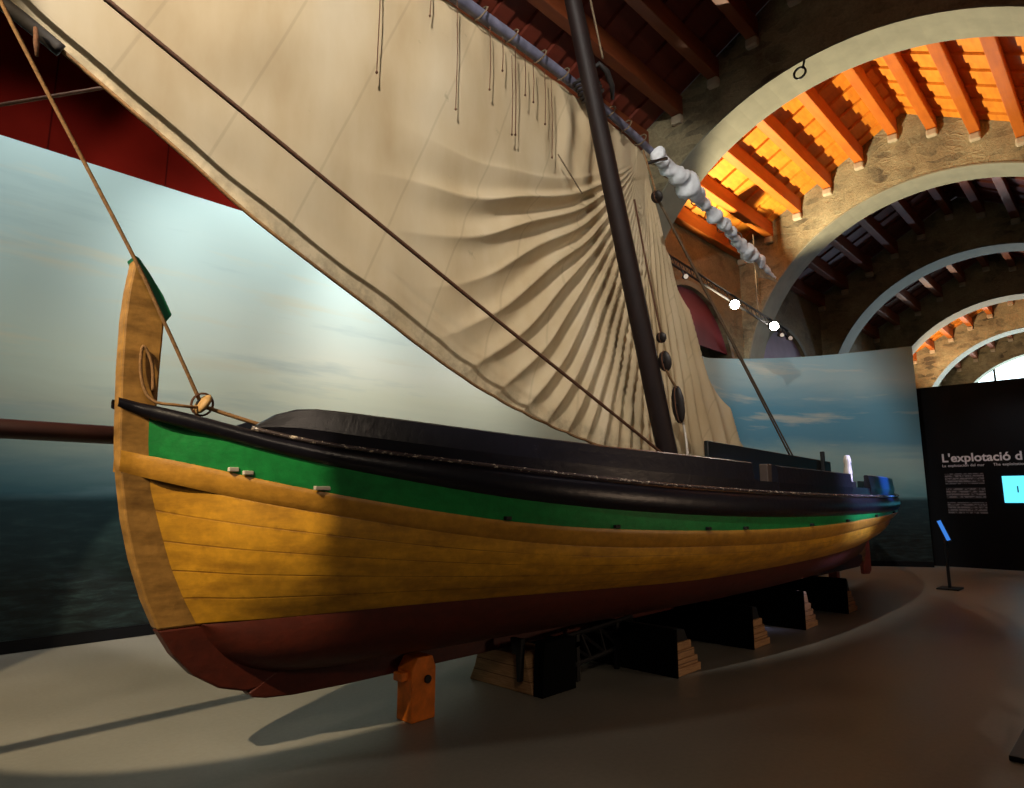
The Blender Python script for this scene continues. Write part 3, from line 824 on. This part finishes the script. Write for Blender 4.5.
rope([(1.17, 3.91, 2.1), (1.155, 3.92, 2.25), (1.105, 3.925, 2.345), (1.10, 3.92, 2.22), (1.125, 3.905, 2.10), (1.175, 3.88, 2.035), (1.27, 3.82, 2.02), (1.34, 3.82, 2.018), (1.41, 3.86, 2.025)], .009, 'looped_rope', 'rope', 'thin looped rope hung on the prow post')
rope([(-2.0, 6.5, 2.9), (.59, 6.5, 4.742), (1.3, 6.5, 5.25)], .016, 'wall_rope', 'rope_dark', 'reddish rope crossing before the dark red wall')
rope([(5.02, 4.12, 8.2), (5.4, 4.12, 6.9), (5.55, 4.14, 6.38)], .014, 'halyard', 'rope', 'tan halyard beside the top of the mast, left strand', )
rope([(4.9, 3.86, 8.0), (5.28, 3.86, 6.9), (5.48, 3.88, 6.42)], .012, 'halyard', 'cord', 'thin grey halyard against the top of the mast, right strand')
A = Vector((6.68, 3.97, 5.21)); S1 = Vector((11.15, 4.25, 2.18)); S2 = Vector((11.6, 4.35, 2.15))
rope([tuple(A), tuple(A.lerp(S1, .5)), tuple(S1)], .016, 'shroud', 'cord', 'shroud rope from the small block down to the stern, lower strand')
rope([tuple(A+Vector((.0, .02, .05))), tuple(A.lerp(S2, .5)), tuple(S2)], .013, 'shroud', 'cord', 'shroud rope from the small block down to the stern, upper strand')
rope([(6.45, 4.0, 5.75), (6.58, 3.98, 5.45), tuple(A)], .012, 'block_pendant', 'rope', 'tan pendant holding the small round block by the gathered sail')
def pulley(c, axis, L, w, label, group=None, mat='blockwood'):
    c = Vector(c); ax = Vector(axis).normalized()
    o = empty('pulley_block', tuple(c), label, 'pulley', group)
    prof = [(-L, .15*w), (-L*.8, .6*w), (-L*.4, .95*w), (0, w), (L*.4, .95*w), (L*.8, .6*w), (L, .15*w)]
    MB().lathe(c+Vector((0, -.35*w, 0)), ax, prof, 14, 1, .45).lathe(c+Vector((0, .35*w, 0)), ax, prof, 14, 1, .45).build('shell', M[mat], o, smooth=True)
    MB().lathe(c-Vector((0, .25*w, 0)), (0, 1, 0), [(0, .55*w), (.5*w, .55*w)], 14).build('sheave', M['steel'], o)
    ring = [tuple(c+ax*(L*1.02)*math.cos(a)+Vector((0, 1, 0)).cross(ax).normalized()*w*1.02*math.sin(a)) for a in [2*PI*k/18 for k in range(19)]]
    MB().tube(ring, w*.12, 6, cap=False).build('strop', M['rope_dark'], o)
    return o
pulley(A, (.5, 0, -1), .075, .06, 'small dark round block at the right edge of the gathered sail')
pulley((6.44, 3.84, 3.35), (.25, 0, -1), .06, .05, 'smallest dark block, topmost of three beside the mast')
pulley((6.50, 3.84, 3.08), (.2, 0, -1), .115, .062, 'oval dark block, middle of three beside the mast')
pulley((6.74, 3.83, 2.60), (.16, 0, -1), .215, .062, 'long dark block, lowest of three beside the mast')
rope([(6.0, 3.86, 4.9), (6.2, 3.85, 4.15), (6.4, 3.84, 3.5), (6.44, 3.84, 3.41)], .011, 'mast_rope', 'rope_dark', 'brown rope down the mast to the topmost block')
rope([(6.51, 3.83, 2.98), (6.58, 3.83, 2.9), (6.68, 3.83, 2.82)], .014, 'mast_rope', 'rope', 'short rope between the oval and the long block')
rope([(6.82, 3.82, 2.4), (6.88, 3.82, 2.15), (6.9, 3.82, 1.75)], .014, 'mast_rope', 'paleprop', 'pale rope below the long block at the mast foot')
pulley((1.425, 3.875, 2.045), (.55, 0, 1), .065, .058, 'pale wooden block on the bow rail beside the prow post', mat='palewood')
t = MB().tube([(6.55, 4.0, 5.62), (7.0, 4.0, 5.86)], [.02, .024], 8).build('toggle_bar', M['blockwood'], smooth=True); tag(t, 'short dark wooden bar across the gathered sail', 'toggle')
# dark stub with rope ends above the stern
pulley((11.15, 4.26, 2.12), (.1, 0, 1), .09, .05, 'dark block at the lower end of the shrouds')

# ------------------------------------------------------------------ supports under the hull
p = empty('keel_prop', (3.0, 3.84, 0), 'bright orange wooden post propping the bow keel', 'prop')
MB().prism([(2.90, 0), (3.11, 0), (3.11, .34), (3.08, .42), (2.95, .42), (2.90, .34)], 3.76, 3.93).build('post', M['orangewood'], p, bevel=.01)
MB().box(2.84, 2.90, 3.80, 3.90, .27, .33).build('cleat', M['orangewood'], p, bevel=.01)
MB().lathe((3.03, 3.755, .27), (0, -1, 0), [(0, .028), (.012, .028)], 12).build('bolt', M['steel'], p)
p = empty('keel_prop', (12.0, 4.0, 0), 'slim dark red post propping the keel near the rudder', 'prop')
MB().box(11.93, 12.07, 3.93, 4.07, 0, .30).build('post', M['pinkred'], p, bevel=.01)
xs4 = [(5.18, 5.60), (6.68, 7.10), (8.08, 8.5), (9.6, 10.0)]
lb = ['nearest', 'second', 'third', 'farthest']
for k, (a, b) in enumerate(xs4):
    h, ht = .27, [.40, .42, .44, .46][k]
    o = empty('timber_block', ((a+b)/2, 4.0, 0), lb[k]+' of the four stepped cross blocks with shade-black bow faces under the midship hull', 'timber block', 'stepped timber blocks under the hull')
    mb = MB()
    for j in range(4):
        ins = .035*j; mb.box(a+.02+ins*.4, b-ins, 3.06+.01*j, 4.94-.01*j, h*j/4, h*(j+1)/4)
    mb.build('stacked_boards', M['timber'], o, bevel=.008)
    MB().box(a-.01, a+.012, 3.05, 4.95, 0, ht).build('shade_front_board', M['shade_black'], o, bevel=.004)  # added sheet imitating the shaded bow side of the block
    MB().prism([(a+.02, h), (b-.14, h), (b-.2, ht-.03), (a+.02, ht)], 3.10, 4.90).build('bearing_pad', M['timber'] if k == 2 else M['steel'], o, bevel=.008)
o = empty('timber_block', (4.15, 3.98, 0), 'broad brown timber block right behind the orange prop', 'timber block', 'stepped timber blocks under the hull')
MB().prism([(3.6, 0), (4.33, 0), (4.27, .12), (4.22, .28), (3.68, .28)], 3.95, 4.35, axis='x').build('stacked_boards', M['timber'], o, bevel=.008)
MB().prism([(3.95, 0), (4.36, 0), (4.36, .40), (3.98, .40)], 3.50, 3.60).build('shade_side_board', M['shade_black'], o, bevel=.004)  # added dark sheet where the block's side falls in shade
# steel lattice cradle
cr = empty('steel_cradle', (4.6, 3.9, 0), 'black steel lattice cradle under the keel amid the timber blocks', 'cradle')
y0 = 3.62
mb = MB()
A0, A1, B0, B1 = Vector((4.05, y0, .36)), Vector((5.35, y0, .42)), Vector((4.4, y0, .13)), Vector((5.45, y0, .20))
mb.tube([A0, A1], .022, 6).tube([B0, B1], .022, 6)
nn = 5
for k in range(nn):
    a = A0.lerp(A1, k/nn); b = B0.lerp(B1, (k+.5)/nn); c = A0.lerp(A1, (k+1)/nn)
    mb.tube([a, b], .015, 5).tube([b, c], .015, 5)
mb.build('lattice', M['steel'], cr)
MB().prism([(3.66, .42), (3.78, .42), (3.76, .30), (3.72, .30), (3.71, .10), (3.68, .10)], 3.88, 3.93, axis='x').build('bracket', M['steel'], cr, bevel=.004)
for yy in (3.62, 4.38):
    MB().box(4.50, 4.54, yy-.02, yy+.02, 0, .38).build('leg', M['steel'], cr)
    MB().box(5.08, 5.12, yy-.02, yy+.02, 0, .40).build('leg', M['steel'], cr)
MB().box(4.50, 4.54, 3.6, 4.4, .28, .32).build('cross_bar', M['steel'], cr)
MB().box(5.08, 5.12, 3.6, 4.4, .28, .32).build('cross_bar', M['steel'], cr)

# ------------------------------------------------------------------ exhibit panel, stands
pn = empty('information_panel', (17.8, 2, 0), 'black exhibit wall with a white title, text blocks and a glowing screen', 'panel')
MB().box(17.92, 18.12, -1.2, 3.86, 0, 4.16).build('board', M['panel'], pn, bevel=.01)
def text(body, loc, size, name, mat, parent, off=0., ext=.004):
    c = bpy.data.curves.new(name, 'FONT'); c.body = body; c.size = size; c.extrude = ext; c.offset = off
    c.materials.append(M[mat]); tmp = bpy.data.objects.new(name, c); COL.objects.link(tmp)
    me = bpy.data.meshes.new_from_object(tmp.evaluated_get(bpy.context.evaluated_depsgraph_get())); bpy.data.objects.remove(tmp)
    o = bpy.data.objects.new(name, me); COL.objects.link(o); o.parent = parent
    R = Matrix(((0, 0, -1), (-1, 0, 0), (0, 1, 0)))      # reads along -Y, faces -X
    o.rotation_euler = R.to_euler(); o.location = Vector(loc)-Vector(parent.location); return o
text("L'explotació d", (17.91, 3.39, 2.37), .265, 'title', 'white', pn, .006)
for y_, line in ((3.39, "La explotación del mar"), (2.42, "The exploitation")):
    for wd in line.split():
        o = text(wd, (17.91, y_, 2.255), .085, 'subtitle_word', 'white', pn)
        y_ -= max(v.co.x for v in o.data.vertices)+.035
for z1, z0 in ((2.1, 1.86), (1.78, 1.53), (1.45, 1.2)):
    MB().box(17.905, 17.919, 2.62, 3.36, z0, z1).build('text_block', M['greytext'], pn)
sc = MB().box(17.88, 17.919, 1.25, 2.29, 1.44, 2.02).build('screen', M['screen'], pn)
teal = simple('screen_teal', rgb('1f7f98'), .5)
for ya, yb, za, zb in ((2.02, 2.045, 1.66, 1.8), (1.88, 1.91, 1.6, 1.83), (1.6, 1.64, 1.6, 1.8)):
    MB().box(17.872, 17.879, ya, yb, za, zb).build('screen_figure', teal, sc)

def stand(loc, rz, label, plate='labelglow'):
    s = empty('label_stand', (0, 0, 0), label, 'label stand')
    MB().box(-.22, .22, -.16, .16, 0, .025).build('base', M['steel'], s, bevel=.004)
    MB().box(-.03, .03, -.02, .02, .025, .85).build('post', M['steel'], s, bevel=.004)
    mb = MB().obox((-.008, 0, .97), (.0, .036, -.01), (0, .065, .18), (.010, 0, 0)); mb.build('back_plate', M['steel'], s)
    return s
s = stand(None, 0, 'slim black label stand with a glowing blue plate by the exhibit wall')
MB().obox((-.022, .0, .98), (0, .028, -.008), (0, .06, .165), (.003, 0, 0)).build('label_plate', M['labelglow'], s)
s.location = (13.45, 2.62, 0); s.rotation_euler = (0, 0, .0)
tag(MB().box(4.95, 5.75, .15, .76, 0, .03).build('floor_plate', M['steel'], bevel=.004), 'corner of a flat black plate on the floor at the lower right edge', 'floor plate')

# ------------------------------------------------------------------ spotlight track
tr = empty('spotlight_track', (14, 6.6, 6.2), 'black lighting track hung along the side wall above the mural', 'lighting track')
a, b = Vector((10.9, 6.5, 6.32)), Vector((15.38, 5.75, 5.32))
for dz in (0, .16):
    MB().tube([a+Vector((0, 0, dz)), b+Vector((0, 0, dz))], .025, 6).build('rail', M['steel'], tr)
mb = MB(); nn = 26
for k in range(nn):
    p0 = a.lerp(b, k/nn); p1 = a.lerp(b, (k+.5)/nn)+Vector((0, 0, .16)); p2 = a.lerp(b, (k+1)/nn); mb.tube([p0, p1], .01, 4).tube([p1, p2], .01, 4)
mb.build('lattice', M['steel'], tr)
def at(x): return a.lerp(b, (x-a.x)/(b.x-a.x))
for x in (14.2,):
    MB().tube([at(x)+Vector((0, 0, .16)), (x, at(x).y, 7.6)], .012, 5).build('hanger_wire', M['cord'], tr)
def lamp(x, dz, label, lit, size=.11, aim=(-.75, -.6, -.28)):
    c = at(x)+Vector((0, -.08, dz)); ax = Vector(aim).normalized()
    o = empty('spotlight', tuple(c), label, 'spotlight')
    MB().lathe(c-ax*.2, ax, [(0, size*.5), (.05, size*.85), (.2, size), (.24, size)], 14).build('housing', M['steel'], o, smooth=True)
    MB().tube([c-ax*.08, at(x)], .02, 6).build('bracket', M['steel'], o)
    if lit: MB().lathe(c+ax*.045, ax, [(0, size*.9), (.02, size*.9)], 16).build('bulb', M['bulb'], o)
    else: MB().lathe(c+ax*.045, ax, [(0, size*.8), (.01, size*.8)], 16).build('lens', M['paleprop'], o)
lamp(13.2, -.10, 'lit spotlight on the track, left of the glaring pair', True)
lamp(14.65, -.02, 'lit spotlight on the track, right of the glaring pair', True)
lamp(11.6, -.16, 'small unlit spotlight on the track, beside the sail', False, .06)
lamp(14.95, -.12, 'small unlit spotlight on the track, just right of the glaring pair', False, .06)
lamp(15.3, -.06, 'small unlit spotlight at the right end of the track', False, .06)

# ------------------------------------------------------------------ lights
def spot(name, loc, target, power, angle, col=(1, .85, .65), blend=.3, rad=.05):
    l = bpy.data.lights.new(name, 'SPOT'); l.energy = power; l.spot_size = math.radians(angle); l.spot_blend = blend; l.color = col; l.shadow_soft_size = rad
    o = bpy.data.objects.new(name, l); COL.objects.link(o); o.location = loc
    o.rotation_euler = (Vector(target)-Vector(loc)).to_track_quat('-Z', 'Y').to_euler(); return o
def area(name, loc, target, power, sx, sy, col=(1, 1, 1)):
    l = bpy.data.lights.new(name, 'AREA'); l.energy = power; l.shape = 'RECTANGLE'; l.size = sx; l.size_y = sy; l.color = col
    o = bpy.data.objects.new(name, l); COL.objects.link(o); o.location = loc
    o.rotation_euler = (Vector(target)-Vector(loc)).to_track_quat('-Z', 'Y').to_euler(); return o
# gallery spot over the bow, warm, with a hard-edged beam
spot('bow_spot', (-3.5, 2.2, 6.0), (-.5, 4.0, 3.52), 2900, 29.3, (1, .80, .52), .03, .05)
spot('bow_fill', (-1.0, -3.0, 5.2), (1.6, 4.2, .6), 270, 64, (1, .80, .60), .8, .5)
# raking light over the sail folds
spot('sail_spot', (-.6, .8, 7.2), (3.3, 4.3, 5.2), 1950, 66, (1, .94, .86), .15, .03)
spot('sail_fill', (3.0, -3.0, 6.0), (6.8, 4.3, 4.6), 420, 62, (1, .95, .88), .6, .3)
# key from the mural side, throws the hull shadow across the floor
spot('floor_spot', (-3.2, 5.6, 7.0), (2.2, 2.6, 0), 330, 90, (1, .93, .82), .6, .25)
spot('hull_fill', (7.5, -4.5, 1.7), (6.6, 2.6, 1.5), 300, 56, (1, .70, .47), .8, .3)
for x in (13.2, 14.65):
    c = at(x)+Vector((-.2, -.3, -.15)); spot('track_lamp', tuple(c), tuple(c+Vector((-.75, -.6, -.28))), 160, 120, (1, .9, .75), .8, .08)
spot('floor_fill', (7.0, -1.5, 7.5), (5, -.5, 0), 60, 90, (1, .86, .82), .9, .4)
# wall washers on the seascape
for x, pw in ((-1.5, 420), (1, 560), (3.5, 900), (6, 1050), (8.5, 420), (11, 260)):
    spot('wall_washer', (x, 5.9 if x < 7 else 4.95, 7.3), (x+.2, 8.3 if x < 7 else 6.9, 4.1 if x < 7 else 3.8), pw*.85, 66, (1, 1, .97), .8, .15)
spot('far_washer', (12.0, 3.6, 7.6), (16.0, 6.0, 3.6), 480, 60, (.85, .95, 1), .8, .15)
# warm uplight in the second bay
spot('roof_uplight', (12.9, 6.1, 4.6), (13.05, 3.0, 9.2), 3300, 96, (1, .84, .56), .35, .04)
spot('far_uplight', (29.5, 6.0, 5.6), (30.5, 3.0, 9.2), 1200, 160, (1, .70, .42), .5, .1)
spot('far_arch_glow', (36.0, 3.0, 5.0), (33.0, 3.0, 7.5), 900, 160, (.7, .85, 1), .5, .1)
spot('rim_light', (24.5, 4.5, 5.0), (21.5, 4.5, 7.0), 130, 120, (.6, .75, 1), .5, .1)
spot('panel_fill', (15.6, 1.2, 4.6), (17.9, 2.4, 2.0), 90, 60, (.9, .93, 1), .9, .2)  # added fill to brighten the title, no fixture there
# blue light on the stern from added spots, source unseen
spot('blue_spot', (10.8, -.6, 5.4), (9.6, 2.66, 1.86), 38000, 11, (.03, .20, 1), .8, .05)
spot('blue_spill', (9.0, -.8, 3.6), (8.3, 2.4, 1.75), 2000, 24, (.45, .5, 1), .9, .2)

w = bpy.data.worlds.new('dim_hall'); SC.world = w; w.use_nodes = True
w.node_tree.nodes['Background'].inputs[0].default_value = (.55, .5, .55, 1); w.node_tree.nodes['Background'].inputs[1].default_value = .035

# ------------------------------------------------------------------ camera
cam = bpy.data.cameras.new('camera'); co = bpy.data.objects.new('camera', cam); COL.objects.link(co); SC.camera = co
pitch, alpha = math.radians(9.262), math.radians(44.09)
fw = Vector((math.cos(alpha)*math.cos(pitch), math.sin(alpha)*math.cos(pitch), math.sin(pitch)))
co.location = (0, 0, 1.5); co.rotation_euler = fw.to_track_quat('-Z', 'Y').to_euler()
cam.sensor_width = 36; cam.sensor_fit = 'HORIZONTAL'; cam.lens = 36*650/1024; cam.clip_end = 200; cam.clip_start = .05
SC.view_settings.view_transform = 'Standard'; SC.view_settings.look = 'None'; SC.view_settings.gamma = 1; SC.view_settings.use_curve_mapping = False
SC.view_settings.exposure = 0.0
SC.cycles.use_denoising = True
